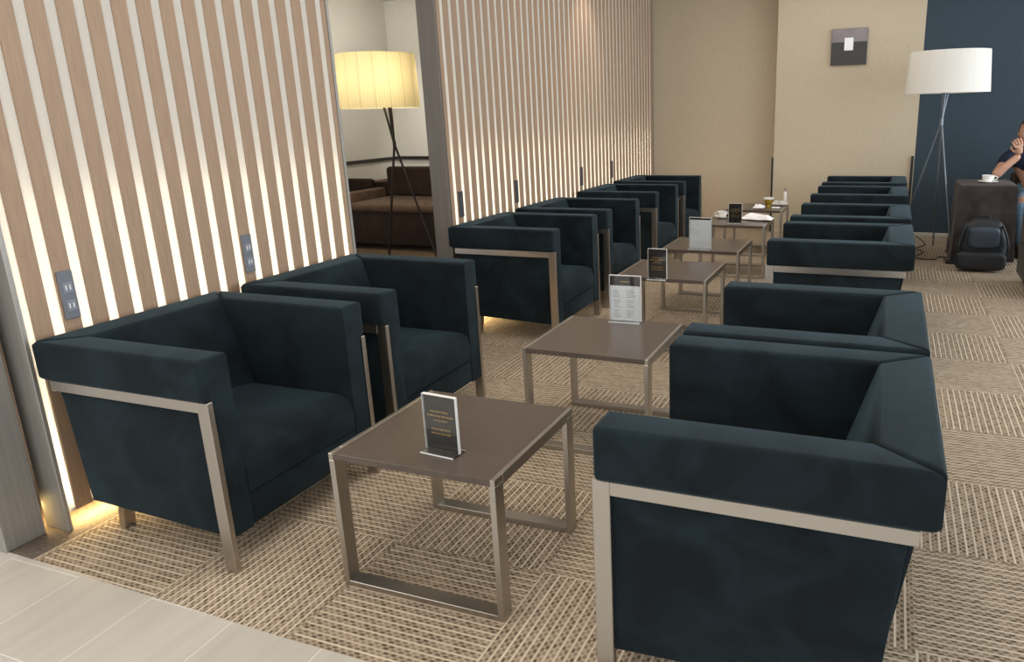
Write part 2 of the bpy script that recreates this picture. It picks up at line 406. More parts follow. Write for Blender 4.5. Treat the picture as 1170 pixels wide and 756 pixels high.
# ================================================================ ARMCHAIRS
CW, CDp = .694, .698
def make_armchair():
    root = thing('armchair', 'x', 'armchair')
    X = lambda x: x + CDp / 2
    Y = lambda y: y - CW / 2
    T, TB = .096, .128
    Hb, Ha = .553, .680
    f, bk = X(-.004), X(-CDp)
    R = .013
    mf = lambda yy: bk + TB * min(1, (yy + .008) / (T + .008))         # mitre line
    for s in (0, 1):     # arm: an L section whose cushion overhangs the steel, mitred at the back
        yy = lambda q: Y(q) if s == 0 else Y(CW - q)
        prof = [(-.008, Hb), (-.008, Ha), (T, Ha), (T, .112), (.022, .112), (.022, Hb)]
        b = bmesh.new()
        A = [b.verts.new((f, yy(q), z)) for q, z in prof]
        Bv = [b.verts.new((mf(q) if z > .3 else X(-.596), yy(q), z + (0 if z > .3 else .022))) for q, z in prof]
        b.faces.new(A); b.faces.new(Bv[::-1]); n = len(prof)
        for i in range(n): b.faces.new((A[i], A[(i + 1) % n], Bv[(i + 1) % n], Bv[i]))
        bmesh.ops.recalc_face_normals(b, faces=b.faces)
        conc = [e for e in b.edges if all(abs(abs(v.co.y - yy(.022)) ) < 1e-5 and abs(v.co.z - Hb) < 1e-5 for v in e.verts)]
        low = [e for e in b.edges if any(v.co.z < .3 for v in e.verts)]
        bevel(b, R, 4, [e for e in b.edges if e not in conc and e not in low])
        bm = bmesh.new(); merge(bm, b); link('arm_cushion', bm, MAT['suede'], root, 50)
    bm = bmesh.new(); b = bmesh.new()
    prof = [(bk, Hb), (bk, Ha), (bk + TB, Ha), (X(-.462), .335), (X(-.60), .335), (X(-.60), Hb)]
    def inset(x): return min(T, -.006 + (x - bk) / TB * (T + .006)) if x < bk + TB else T
    A = [b.verts.new((x, Y(inset(x)), z)) for x, z in prof]; Bv = [b.verts.new((x, Y(CW - inset(x)), z)) for x, z in prof]
    b.faces.new(A); b.faces.new(Bv[::-1]); n = len(prof)
    for i in range(n): b.faces.new((A[i], A[(i + 1) % n], Bv[(i + 1) % n], Bv[i]))
    bmesh.ops.recalc_face_normals(b, faces=b.faces)
    bevel(b, R, 4, [e for e in b.edges if all(v.co.z > .4 for v in e.verts)])
    merge(bm, b); link('back_cushion', bm, MAT['suede'], root, 50)
    # body: side panels, underside, back
    bm = bmesh.new()
    side = [(X(-.016), .114), (X(-.016), Hb + .004), (X(-.646), Hb + .004), (X(-.606), .136)]
    prism(bm, side, 'y', Y(.014), Y(.040), .004, 2); prism(bm, side, 'y', Y(CW - .040), Y(CW - .014), .004, 2)
    prism(bm, [(X(-.007), .113), (X(-.007), .222), (X(-.45), .222), (X(-.45), .128)], 'y', Y(T - .004), Y(CW - T + .004), .006, 2)
    prism(bm, [(X(-.44), .128), (X(-.44), .33), (X(-.50), .36), (X(-.575), .44), (X(-.60), Hb + .004), (X(-.644), Hb + .004), (X(-.604), .136)], 'y', Y(.03), Y(CW - .03), .006, 2)
    link('body', bm, MAT['suede'], root, 40)
    # seat cushion with a domed top
    bm = bmesh.new(); b = bmesh.new()
    xa, xb, ya, yb, za, zb = X(-.470), X(-.004), Y(T + .004), Y(CW - T - .004), .224, .352
    n = 10
    box(b, xa, xb, ya, yb, za, zb)
    bmesh.ops.subdivide_edges(b, edges=b.edges[:], cuts=n, use_grid_fill=True)
    for v in b.verts:
        u = (v.co.x - xa) / (xb - xa); t = (v.co.y - ya) / (yb - ya); h = (v.co.z - za) / (zb - za)
        dome = (1 - (2 * t - 1) ** 4) * (1 - max(0, (u - .80) / .20) ** 2 * .9) * .016
        if h > .5: v.co.z += dome * (h - .5) * 2
        if u > .9 and h > .55:                       # waterfall front edge
            k = (u - .9) / .1 * (h - .55) / .45; v.co.z -= .014 * k; v.co.x -= .010 * k
        if u > .99: v.co.x += .010 * sin(pi * h) * (1 - (2 * t - 1) ** 6)
    merge(bm, b); link('seat_cushion', bm, MAT['suede'], root, 60)
    for s in (0, 1):
        ys = (0, .020) if s == 0 else (CW - .020, CW)
        bm = bmesh.new(); box(bm, X(-.040), X(0.002), Y(ys[0]), Y(ys[1]), 0, Hb, .0015, 1)
        link('front_leg', bm, MAT['steel'], root)
        bm = bmesh.new(); box(bm, X(-.662), X(-.040), Y(ys[0]), Y(ys[1]), Hb - .034, Hb, .0015, 1)
        link('arm_rail', bm, MAT['steel'], root)
        yl = .095 if s == 0 else CW - .095
        bm = bmesh.new(); b = bmesh.new(); box(b, -.014, .014, -.02, .02, 0, .20, .0015, 1)
        for v in b.verts: v.co.x += X(-.587) + v.co.z * .15; v.co.y += Y(yl)
        merge(bm, b); link('rear_leg', bm, MAT['steel'], root)
    return root
chair0 = make_armchair()
Ly = [0, .815, 2.373, 3.253, 4.366, 5.283]; Ry = [-.073, .669, 2.303, 3.197, 4.397, 5.329]
Ldx = [0, 0, 0, 0, 0, -.01]
Llab = ['dark teal suede armchair nearest the steel column, left of the front table',
        'dark teal armchair against the slatted wall, beside the gap showing the yellow lamp',
        'dark teal armchair just past the steel post, first of the farther left row',
        'dark teal armchair along the slatted wall, second past the steel post',
        'dark teal armchair along the slatted wall, third past the steel post',
        'dark teal armchair at the far end of the left row, by the beige wall']
Rlab = ['large foreground dark teal armchair at the lower right, seen from its side',
        'second dark teal armchair of the right row, directly behind the big foreground one',
        'third armchair of the right row, its pale arm rail showing, after the gap',
        'fourth dark teal armchair of the right row, behind the one after the gap',
        'fifth dark teal armchair of the right row, last but one before the wall',
        'farthest dark teal armchair of the right row, against the beige wall']
for i in range(6):
    o = chair0 if i == 0 else copy_tree(chair0)
    o.location = (-CDp / 2 + Ldx[i], Ly[i] + CW / 2, 0); tag(o, Llab[i], 'armchair', 'armchairs along the slatted wall')
for i in range(6):
    o = copy_tree(chair0); o.rotation_euler = (0, 0, pi)
    o.location = (1.207 + CDp / 2, Ry[i] + CW / 2, 0); tag(o, Rlab[i], 'armchair', 'armchairs of the right row')

# ================================================================ TABLES
TW, TD, TH = .527, .504, .424
def make_table():
    root = thing('side_table', 'x', 'table')
    a, b = -TW / 2, TW / 2; c, d = -TD / 2, TD / 2
    bw = .018; lw = .045
    bm = bmesh.new(); box(bm, a + .014, b - .014, c + .001, d - .001, TH - .020, TH - .0005, .001, 1); link('tabletop', bm, MAT['wood_top'], root)
    for s in (-1, 1):
        x0, x1 = (a, a + .014) if s < 0 else (b - .014, b)
        bm = bmesh.new(); box(bm, x0, x1, c + lw, d - lw, TH - .032, TH, .001, 1)
        box(bm, x0, x1, c, c + lw, TH - .021, TH, .001, 1); box(bm, x0, x1, d - lw, d, TH - .021, TH, .001, 1)
        link('side_rail', bm, MAT['steel'], root)
        for e in (-1, 1):
            x0, x1 = (a, a + bw) if s < 0 else (b - bw, b)
            y0, y1 = (c, c + lw) if e < 0 else (d - lw, d)
            bm = bmesh.new(); box(bm, x0, x1, y0, y1, 0, TH - .021, .001, 1); link('leg', bm, MAT['steel'], root)
    for e in (-1, 1):
        y0, y1 = (c, c + lw) if e < 0 else (d - lw, d)
        bm = bmesh.new(); box(bm, a + bw, b - bw, y0, y1, 0, .018, .001, 1); link('floor_bar', bm, MAT['steel'], root)
    return root
table0 = make_table()
Tx = [.352, .443, .346, .358, .346, .351]; Ty = [.066, 1.079, 2.424, 3.291, 4.414, 5.345]
Tlab = ['low dark wood side table in front, steel sled legs, black card holder on it',
        'low dark wood table bearing the white menu holder, second from the front',
        'low dark wood table with a black card, behind the one with the menu',
        'low dark wood table bearing the plain white card, fourth from the front',
        'low dark wood table with a cup, black card and crumpled newspaper',
        'farthest low dark wood table, with a gold cup and napkins on it']
for i in range(6):
    o = table0 if i == 0 else copy_tree(table0)
    o.location = (Tx[i] + TW / 2, Ty[i] + TD / 2, 0); tag(o, Tlab[i], 'table', 'low tables between the armchair rows')

# ---------------------------------------------------------------- sign holders
def sign(kind, loc, rz, label, w_, h_):
    root = thing('sign_holder', label, 'sign holder', loc, rz, 'acrylic sign holders on the tables')
    bm = bmesh.new()
    box(bm, -w_ / 2 - .004, w_ / 2 + .004, -.030, .024, .0005, .0035)                       # foot
    t = bmesh.new(); box(t, -w_ / 2 - .003, w_ / 2 + .003, -.0045, -.0025, .0035, h_ + .004)
    box(t, -w_ / 2 - .003, w_ / 2 + .003, .0025, .0045, .0035, h_ + .004)
    merge(bm, t)
    link('acrylic_holder', bm, MAT['acrylic'], root)
    bm = bmesh.new()
    e = w_ / 2 + .003
    box(bm, -e - .0012, -e, -.005, .005, .0035, h_ + .004); box(bm, e, e + .0012, -.005, .005, .0035, h_ + .004)
    box(bm, -e, e, -.005, .005, h_ + .004, h_ + .0055)
    box(bm, -e - .0012, e + .0012, -.0315, -.030, .0005, .0040); box(bm, -e - .0012, e + .0012, .024, .0255, .0005, .0040)
    link('polished_edge', bm, MAT['acrylic_edge'], root)
    bm = bmesh.new()
    box(bm, -w_ / 2, w_ / 2, -.001, .001, .005, h_)
    c = link('card', bm, MAT['card_black'] if kind == 'black' else MAT['paper'], root)
    if kind == 'black':
        bm = bmesh.new()
        for z, l in ((.72, .60), (.64, .84), (.56, .44), (.40, .62), (.32, .66)):
            x = -l * w_ / 2
            while x < l * w_ / 2 - .004:
                ww = random.choice((.006, .010, .014)); ww = min(ww, l * w_ / 2 - x)
                box(bm, x, x + ww, -.0016, -.0011, z * h_, z * h_ + .0042); x += ww + .003
        link('printed_text', bm, MAT['gold'], c)
    elif kind == 'menu':
        bm = bmesh.new(); box(bm, -w_ / 2, w_ / 2, -.0016, -.0011, h_ * .80, h_); link('dark_header', bm, MAT['card_black'], c)
        bm = bmesh.new(); box(bm, -.02, .02, -.0020, -.0017, h_ * .88, h_ * .90); link('header_text', bm, MAT['gold'], c)
        bm = bmesh.new()
        for k in range(17):
            z = h_ * (.10 + .037 * k)
            if k in (5, 11): continue
            for x0, x1 in ((-.052, -.012), (.006, .052)):
                l = random.uniform(.4, 1) * (x1 - x0); box(bm, x0, x0 + l, -.0016, -.0011, z, z + .0018)
        link('printed_text', bm, MAT['print'], c)
    elif kind == 'white':
        bm = bmesh.new(); box(bm, -w_ / 2, w_ / 2, -.0016, -.0011, h_ * .95, h_); link('dark_header', bm, MAT['card_black'], c)
    return root
sign('black', (.661, .172, TH), radians(-5), 'small black card with gold print in a clear holder on the front table', .104, .163)
sign('menu', (.716, 1.552, TH), radians(2), 'white printed menu with dark header in a clear holder on the second table', .136, .204)
sign('black', (.606, 2.400, TH), 0, 'black card holder standing just behind the white menu, on the third table', .100, .166)
sign('white', (.616, 3.345, TH), radians(-3), 'plain white card in a clear holder on the fourth table', .142, .206)
sign('black', (.619, 4.520, TH), radians(-3), 'black card holder beside the cup and the crumpled newspaper', .104, .158)

# ---------------------------------------------------------------- crockery
def cup_and_saucer(loc, rz, lab_c, lab_s, sr=.066, r=.043, h=.048):
    bm = bmesh.new()
    lathe(bm, [(0, .001), (sr * .5, .001), (sr * .55, .004), (sr, .012), (sr, .015), (sr * .55, .008), (sr * .45, .007), (0, .007)], 32)
    s = link('saucer', bm, MAT['china'], None, 40); s.location = loc; tag(s, lab_s, 'saucer')
    c = thing('coffee_cup', lab_c, 'cup', (loc[0], loc[1], loc[2] + .0075), rz)
    bm = bmesh.new()
    lathe(bm, [(0, 0), (r * .55, 0), (r * .6, .003), (r * .88, h * .45), (r, h), (r - .003, h), (r * .84, h * .45), (r * .5, .006), (0, .006)], 32)
    link('bowl', bm, MAT['china'], c, 40)
    bm = bmesh.new()
    path_tube(bm, smooth_path([(r * .9, 0, h * .82), (r + .018, 0, h * .8), (r + .020, 0, h * .45), (r * .82, 0, h * .30)], 5), .0032, 8)
    link('handle', bm, MAT['china'], c, 60)
    bm = bmesh.new(); lathe(bm, [(0, h * .7), (r * .9, h * .7)], 24); link('coffee', bm, MAT['coffee'], c)
cup_and_saucer((.452, 4.815, TH), radians(200), 'white coffee cup left of the black card, on the fifth table', 'white saucer under the cup on the fifth low table')
bm = bmesh.new(); lathe(bm, [(0, .001), (.008, .001), (.011, .012), (.008, .02), (0, .022)], 14)
o = link('creamer_pot', bm, MAT['coffee'], None, 60); o.location = (.503, 4.775, TH + .014); tag(o, 'tiny dark pot lying on the rim of the saucer on the fifth table', 'creamer pot')

def crumple(name, pts, amp, seed, mat_, label, cat, loc, thick=.003, kx=22, ky=12, folds=5):
    """sheet inside a quadrilateral, crumpled into ridges"""
    rnd = random.Random(seed); bm = bmesh.new(); g = []
    ph = [(rnd.uniform(2, 7), rnd.uniform(2, 7), rnd.uniform(0, 6)) for _ in range(folds)]
    for i in range(kx + 1):
        row = []
        for j in range(ky + 1):
            u, v = i / kx, j / ky
            p = (Vector(pts[0]) * (1 - u) * (1 - v) + Vector(pts[1]) * u * (1 - v) + Vector(pts[2]) * u * v + Vector(pts[3]) * (1 - u) * v)
            h = sum(abs(sin(a * u + b * v + c)) for a, b, c in ph) / folds
            e = min(1, 5 * min(u, 1 - u, v, 1 - v) + .25)
            row.append(bm.verts.new((p.x + .004 * sin(9 * v + seed), p.y + .004 * sin(8 * u), .002 + amp * h * e)))
        g.append(row)
    for i in range(kx):
        for j in range(ky): bm.faces.new((g[i][j], g[i + 1][j], g[i + 1][j + 1], g[i][j + 1]))
    o = link(name, bm, mat_); o.location = loc
    md = o.modifiers.new('thickness', 'SOLIDIFY'); md.thickness = thick; md.offset = 1
    return tag(o, label, cat)
crumple('newspaper', [(-.15, -.03, 0), (.13, -.12, 0), (.15, .00, 0), (-.08, .13, 0)], .055, 4, MAT['paper'], 'crumpled white newspaper spread on the fifth low table beside the black card', 'newspaper', (.745, 4.76, TH))
# far table: gold cup, napkins, small glass with a straw
c = thing('paper_cup', 'gold and white tapered cup standing on the farthest low table', 'cup', (.727, 5.56, TH))
bm = bmesh.new(); lathe(bm, [(0, .001), (.022, .001), (.022, .03), (.035, .045), (.047, .078), (.044, .078), (.030, .045), (0, .040)], 28)
link('cup_body', bm, simple('gold_foil', lin(190, 160, 60), .35, metal=.3, var=.1), c, 40)
bm = bmesh.new(); lathe(bm, [(.045, .078), (.049, .078), (.049, .092), (.044, .092), (0, .086)], 28); link('white_rim', bm, MAT['china'], c, 40)
crumple('paper_napkin', [(-.05, -.03, 0), (.04, -.04, 0), (.05, .03, 0), (-.03, .05, 0)], .05, 5, MAT['paper'], 'small crumpled white napkin left of the gold cup on the farthest table', 'napkin', (.655, 5.44, TH), kx=12, ky=10)
crumple('plastic_wrapper', [(-.07, -.05, 0), (.07, -.05, 0), (.08, .05, 0), (-.05, .06, 0)], .055, 9, simple('cloudy_plastic', lin(200, 196, 192), .3, var=.1), 'crumpled grey plastic wrapper at the right corner of the farthest low table', 'wrapper', (.800, 5.74, TH), kx=14, ky=10)
bm = bmesh.new(); box(bm, -.035, .035, -.025, .025, .001, .012, .002, 1); o = link('paper_packet', bm, MAT['paper']); o.location = (.80, 5.50, TH); tag(o, 'flat white packet lying right of the gold cup on the farthest table', 'packet')
c = thing('bottle', 'slim white bottle with a grey tip behind the wrapper on the farthest table', 'bottle', (.842, 5.815, TH))
bm = bmesh.new(); lathe(bm, [(0, .001), (.0150, .001), (.0155, .006), (.0150, .110), (.010, .122), (0, .122)], 20); link('bottle_body', bm, MAT['china'], c, 40)
bm = bmesh.new(); lathe(bm, [(.006, .1225), (.006, .150), (.004, .156), (0, .156)], 16); link('tip', bm, MAT['grey_plate'], c, 40)

# ================================================================ SOCKET PLATES
for i, (y, kx) in enumerate(((.162, 0), (.912, 0), (2.604, 0), (3.356, 0), (4.578, 0), (5.330, 0))):
    lab = ['grey double socket plate on the slats above the nearest left armchair', 'grey socket plate on the slats above the second left armchair',
           'grey socket plate on the slats just past the steel post', 'grey socket plate on the slats above the fourth left armchair',
           'grey socket plate on the slats above the fifth left armchair', 'farthest grey socket plate on the slats of the long wall'][i]
    c = thing('power_socket', lab, 'socket', (XW, y, .787), 0, 'socket plates on the slatted wall')
    bm = bmesh.new(); box(bm, .0, .010, -.024, .024, -.080, .080, .003, 2); link('plate', bm, MAT['grey_plate'] if i < 2 else MAT['dark_plate'], c)
    if i < 2:
        for z in (-.035, .025):
            bm = bmesh.new(); box(bm, .010, .0115, -.015, .015, z - .018, z + .018, .0005, 1)
            f_ = link('outlet_face', bm, simple('socket_grey', lin(124, 128, 138), .5, var=.03), c)
            bm = bmesh.new(); box(bm, .0115, .0125, -.008, -.005, z - .008, z + .008); box(bm, .0115, .0125, .005, .008, z - .008, z + .008)
            link('slot', bm, MAT['china'], f_)

# ================================================================ PICTURE
c = thing('wall_picture', 'small square grey and black abstract picture on the beige wall', 'picture', (1.290, 6.80, 1.888))
bm = bmesh.new(); box(bm, -.172, .172, -.03, 0, -.172, .172, .002, 1); link('canvas', bm, MAT['card_black'], c)
bm = bmesh.new(); box(bm, -.170, .170, -.0315, -.0302, .045, .170); link('grey_field', bm, simple('picture_grey', lin(140, 132, 134), .6, var=.25, scale=4), c)
bm = bmesh.new(); box(bm, -.045, .040, -.0330, -.0316, -.035, .085); link('white_block', bm, MAT['paper'], c)

# ================================================================ FLOOR LAMPS
def shade_mat(name, col, lit, scale, seams=True):
    m, N, L, P = mat(name); t = NT(N, L)
    tc = N.new('ShaderNodeTexCoord'); sx = N.new('ShaderNodeSeparateXYZ'); L.new(tc.outputs['Object'], sx.inputs[0])
    ang = t.m('ARCTAN2', sx.outputs[1], sx.outputs[0])
    ple = t.m('SINE', t.m('MULTIPLY', ang, scale)); k = t.m('MULTIPLY', t.m('ADD', ple, 1), .5)
    big = t.m('GREATER_THAN', t.m('SINE', t.m('MULTIPLY', ang, 17)), .985)
    cc = t.mix(k, tuple(c * (.86 if seams else .95) for c in col[:3]) + (1,), col); cc = t.mix(t.m('MULTIPLY', big, 1 if seams else .15), cc, tuple(c * .72 for c in col[:3]) + (1,))
    tr = N.new('ShaderNodeBsdfTranslucent'); df = N.new('ShaderNodeBsdfDiffuse'); mx = N.new('ShaderNodeMixShader'); mx.inputs[0].default_value = .5 if seams else .2
    L.new(cc, tr.inputs[0]); L.new(cc, df.inputs[0]); L.new(df.outputs[0], mx.inputs[1]); L.new(tr.outputs[0], mx.inputs[2])
    L.new(mx.outputs[0], N['Material Output'].inputs[0]); N.remove(P)
    return m
def floor_lamp(label, loc, rt, rb, z0, z1, legs, joint, pivot_tops, m_shade, m_metal, power, r=.008):
    c = thing('floor_lamp', label, 'lamp', loc)
    bm = bmesh.new(); lathe(bm, [(rb, 0), (rt, z1 - z0), (rt - .003, z1 - z0), (rb - .003, 0), (rb, 0)], 96)
    s = link('lamp_shade', bm, m_shade, c, 60); s.location = (0, 0, z0)
    bm = bmesh.new(); lathe(bm, [(.02, 0), (.02, .01), (0, .01)], 16)
    for a in range(3): tube(bm, (0, 0, .005), (cos(a * 2.094 + .3) * (rt - .004), sin(a * 2.094 + .3) * (rt - .004), .005), .003)
    sp = link('shade_spider', bm, m_metal, c); sp.location = (0, 0, z1 - .06)
    for (fx, fy), (tx, ty) in zip(legs, pivot_tops):
        bm = bmesh.new(); tube(bm, (fx, fy, 0), joint, r * .9, r); tube(bm, joint, (tx, ty, z1 - .055), r)
        link('leg', bm, m_metal, c, 50)
    bm = bmesh.new(); tube(bm, (joint[0], joint[1], joint[2] - .03), (joint[0], joint[1], joint[2] + .03), .016); link('joint', bm, m_metal, c, 50)
    bm = bmesh.new(); b = bmesh.new(); bmesh.ops.create_uvsphere(b, u_segments=16, v_segments=10, radius=.035); merge(bm, b)
    bl = link('bulb', bm, emis('bulb_glow', (1, .82, .55, 1), 6 if power else 0), c, 60); bl.location = (0, 0, z0 + .2)
    if power:
        l = bpy.data.lights.new('lamp_light', 'POINT'); l.energy = power; l.color = (1, .90, .68); l.shadow_soft_size = .05
        o = bpy.data.objects.new('lamp_light', l); C.objects.link(o); o.parent = c; o.location = (0, 0, z0 + .2 + .06)
    return c
m_dark = simple('dark_bronze_metal', lin(60, 55, 50), .35, metal=.8, var=.1)
m_grey = simple('grey_lacquer_metal', lin(120, 128, 136), .35, metal=.6, var=.1)
floor_lamp('tripod floor lamp with plain off-white drum shade before the navy wall', (2.178, 5.95, 0), .320, .345, 1.405, 1.752,
           [(.142, -.30), (.02, .34), (-.32, .16)], (-.02, 0, 1.162), [(.05, .02), (-.04, .01), (.0, -.03)], shade_mat('ivory_shade', (.90, .88, .82, 1), 0, 300, False), m_grey, 0)
floor_lamp('lit tripod floor lamp with yellow pleated shade seen between the slatted walls', (-2.63, 4.40, 0), .345, .358, 1.405, 1.870,
           [(-.06, -.02), (.50, -.02), (-.27, .26)], (.115, 0, 1.085), [(-.05, 0), (.07, 0), (.09, .03)], shade_mat('pleated_cream_shade', (.90, .84, .66, 1), 1, 90), m_dark, 30, .011)

# ================================================================ OTHER LOUNGE: brown seats
leather = suede_material('brown_seat_fabric', lin(92, 74, 62), lin(118, 96, 82))
leather_d = suede_material('dark_brown_seat_fabric', lin(46, 36, 32), lin(64, 50, 44))
def lounge_seat(name, label, loc, rz, w_, d_, sh, bh, ah, arms=(1, 1), m1=leather, m2=leather, cat='sofa', ncush=1, ct=.118):
    c = thing(name, label, cat, loc, rz)
    bm = bmesh.new(); box(bm, -w_ / 2, w_ / 2, -d_ / 2 + .02, d_ / 2, .06, sh - ct - .002, .012, 2); link('base', bm, m2, c, 50)
    at = .12
    xa = -w_ / 2 + (at if arms[0] else 0); xb = w_ / 2 - (at if arms[1] else 0)
    for k in range(ncush):
        a = xa + (xb - xa) * k / ncush; b = xa + (xb - xa) * (k + 1) / ncush
        bm = bmesh.new(); box(bm, a + .003, b - .003, -d_ / 2, d_ / 2 - .16, sh - ct, sh, min(.03, ct * .4), 4); link('seat_cushion', bm, m1, c, 60)
        bm = bmesh.new(); b2 = bmesh.new(); box(b2, a + .006, b - .006, d_ / 2 - .26, d_ / 2 - .12, sh + .002, bh, .04, 4)
        merge(bm, b2); link('back_cushion', bm, m2, c, 60)
    bm = bmesh.new(); box(bm, -w_ / 2, w_ / 2, d_ / 2 - .115, d_ / 2, sh - .12, bh - .04, .02, 3); link('backrest', bm, m2, c, 60)
    for s, on_ in zip((-1, 1), arms):
        if on_:
            x0 = -w_ / 2 if s < 0 else w_ / 2 - at
            bm = bmesh.new(); box(bm, x0, x0 + at, -d_ / 2 + .01, d_ / 2 - .118, sh - .118, ah, .02, 3); link('armrest', bm, m1, c, 60)
    for sx_ in (-1, 1):
        for sy_ in (-1, 1):
            bm = bmesh.new(); tube(bm, (sx_ * (w_ / 2 - .06), sy_ * (d_ / 2 - .07), 0), (sx_ * (w_ / 2 - .06), sy_ * (d_ / 2 - .07), .07), .015); link('foot', bm, MAT['black'], c)
    return c
lounge_seat('sofa', 'wide brown sofa with a dark back cushion behind the yellow lamp', (-2.98, 5.30, 0), 0, 1.10, 1.02, .468, .79, .44, ct=.075, arms=(0, 0), m1=leather, m2=leather_d)
lounge_seat('armchair', 'brown armchair left of the sofa, half hidden by the near slatted wall', (-3.93, 5.25, 0), 0, .74, .92, .462, .66, .56, ct=.075, arms=(0, 1), m1=leather, m2=leather_d, cat='armchair')
lounge_seat('armchair', 'low brown armchair farthest back, against the pale wall with the dark rail', (-4.00, 6.45, 0), 0, .70, .74, .40, .66, .56, arms=(1, 1), cat='armchair')

# ================================================================ RIGHT CORNER
# draped table
def draped_table():
    c = thing('covered_table', 'square table under a dark brown cloth before the navy wall', 'table', (2.53, 5.72, 0))
    w_, d_, h_ = .225, .29, .652
    bm = bmesh.new(); n = 96; rows = 14; rings = []
    for j in range(rows + 1):
        v = j / rows; ring = []
        for i in range(n):
            a = 2 * pi * i / n; q = max(abs(cos(a)), abs(sin(a)))
            cx, cy = cos(a) / q, sin(a) / q
            k = .10; L_ = math.hypot(cx, cy); cx *= 1 - k * (L_ - 1); cy *= 1 - k * (L_ - 1)
            fold = v * (.012 * sin(7 * a + .7) + .008 * sin(13 * a))
            flare = 1 + .06 * v
            z = h_ - v * (h_ - .03) - (0 if v > .03 else 0)
            rr_ = fold
            ring.append(bm.verts.new((cx * (w_ * flare + rr_), cy * (d_ * flare + rr_), z)))
        rings.append(ring)
    top = [bm.verts.new((v.co.x * .94, v.co.y * .94, h_ + .008)) for v in rings[0]]
    bm.faces.new(top)
    for i in range(n): bm.faces.new((top[i], top[(i + 1) % n], rings[0][(i + 1) % n], rings[0][i]))
    for a, b in zip(rings, rings[1:]):
        for i in range(n): bm.faces.new((a[i], a[(i + 1) % n], b[(i + 1) % n], b[i]))
    link('cloth', bm, suede_material('dark_brown_cloth', lin(42, 36, 36), lin(66, 57, 56)), c, 60)
    bm = bmesh.new(); box(bm, -w_ + .02, w_ - .02, -d_ + .02, d_ - .02, h_ - .025, h_ - .002); link('tabletop', bm, MAT['wood_top'], c)
    for sx_ in (-1, 1):
        for sy_ in (-1, 1):
            bm = bmesh.new(); tube(bm, (sx_ * .17, sy_ * .22, 0), (sx_ * .17, sy_ * .22, h_ - .025), .015); link('leg', bm, MAT['black'], c)
    return c
draped_table()
cup_and_saucer((2.545, 5.66, .660), radians(0), 'white coffee cup on the cloth-covered table in the corner', 'white saucer under the cup on the cloth-covered table', sr=.080, r=.050, h=.055)

# backpack lying before the table
def backpack():
    m_b = simple('black_nylon', lin(26, 30, 36), .55, var=.25, scale=12)
    m_p = simple('slate_nylon', lin(52, 64, 76), .5, var=.3, scale=10)
    c = thing('backpack', 'black backpack standing on the carpet before the cloth-covered table', 'backpack', (2.50, 5.22, 0))
    b = bmesh.new(); bmesh.ops.create_cube(b, size=1); bmesh.ops.subdivide_edges(b, edges=b.edges[:], cuts=9, use_grid_fill=True)
    for v in b.verts:
        x, y, z = v.co * 2
        L_ = max((abs(x) ** 4 + abs(y) ** 4 + abs(z) ** 4) ** .25, 1e-6); k = max(abs(x), abs(y), abs(z)) / L_
        x, y, z = x * k, y * k, z * k
        taper = 1 - .22 * max(0, z)
        v.co = (x * .185 * taper + .006 * sin(9 * z), y * .10, .215 + z * .200 + .006 * sin(11 * x))
    bm = bmesh.new(); merge(bm, b); link('bag_body', bm, m_b, c, 80)
    def puff(cx, cy, cz, sx_, sy_, sz_):
        b = bmesh.new(); bmesh.ops.create_cube(b, size=1); bmesh.ops.subdivide_edges(b, edges=b.edges[:], cuts=7, use_grid_fill=True)
        for v in b.verts:
            x, y, z = v.co * 2; L_ = max((abs(x) ** 5 + abs(y) ** 5 + abs(z) ** 5) ** .2, 1e-6); k = max(abs(x), abs(y), abs(z)) / L_
            v.co = (cx + x * k * sx_, cy + y * k * sy_, cz + z * k * sz_)
        return b
    bm = bmesh.new(); merge(bm, puff(0, -.10, .275, .115, .035, .085)); link('front_pocket', bm, m_p, c, 80)
    bm = bmesh.new(); merge(bm, puff(-.01, -.105, .090, .185, .055, .075)); link('lower_pocket', bm, m_b, c, 80)
    bm = bmesh.new(); path_tube(bm, smooth_path([(-.04, 0, .405), (-.03, 0, .435), (.03, 0, .435), (.04, 0, .405)], 5), .008); link('grab_handle', bm, m_b, c, 60)
    for s in (-1, 1):
        bm = bmesh.new(); path_tube(bm, smooth_path([(s * .13, -.08, .37), (s * .165, -.115, .28), (s * .18, -.13, .18), (s * .16, -.10, .08)], 6), .010); link('strap', bm, m_b, c, 60)
backpack()
bm = bmesh.new(); box(bm, -.045, .045, -.03, .03, 0.001, .032, .006, 2)
o = link('power_adapter', bm, MAT['black']); o.location = (2.30, 5.40, 0); tag(o, 'small black power adapter on the carpet left of the backpack', 'power adapter')
bm = bmesh.new(); path_tube(bm, smooth_path([(2.30, 5.43, .006), (2.25, 5.55, .02), (2.33, 5.62, .006), (2.22, 5.66, .006), (2.17, 5.52, .006), (2.02, 5.58, .006), (2.10, 5.85, .006), (2.04, 6.05, .006), (2.13, 6.30, .006), (2.06, 6.76, .006)], 8), .0045, 6)
o = link('power_cable', bm, MAT['black']); tag(o, 'thin black cable looping over the carpet below the tripod lamp', 'cable')

lounge_seat('armchair', 'dark brown armchair cut off by the right edge, nearest of the corner seats', (3.075, 4.52, 0), pi, .72, .70, .42, .64, .60, arms=(1, 1), m1=leather_d, m2=leather_d, cat='armchair')
lounge_seat('lounge_chair', 'brown armless lounge chair under the seated man by the navy wall', (3.10, 6.22, 0), 0, .56, .58, .365, .72, .56, arms=(0, 0), m1=leather_d, m2=leather_d, cat='chair')

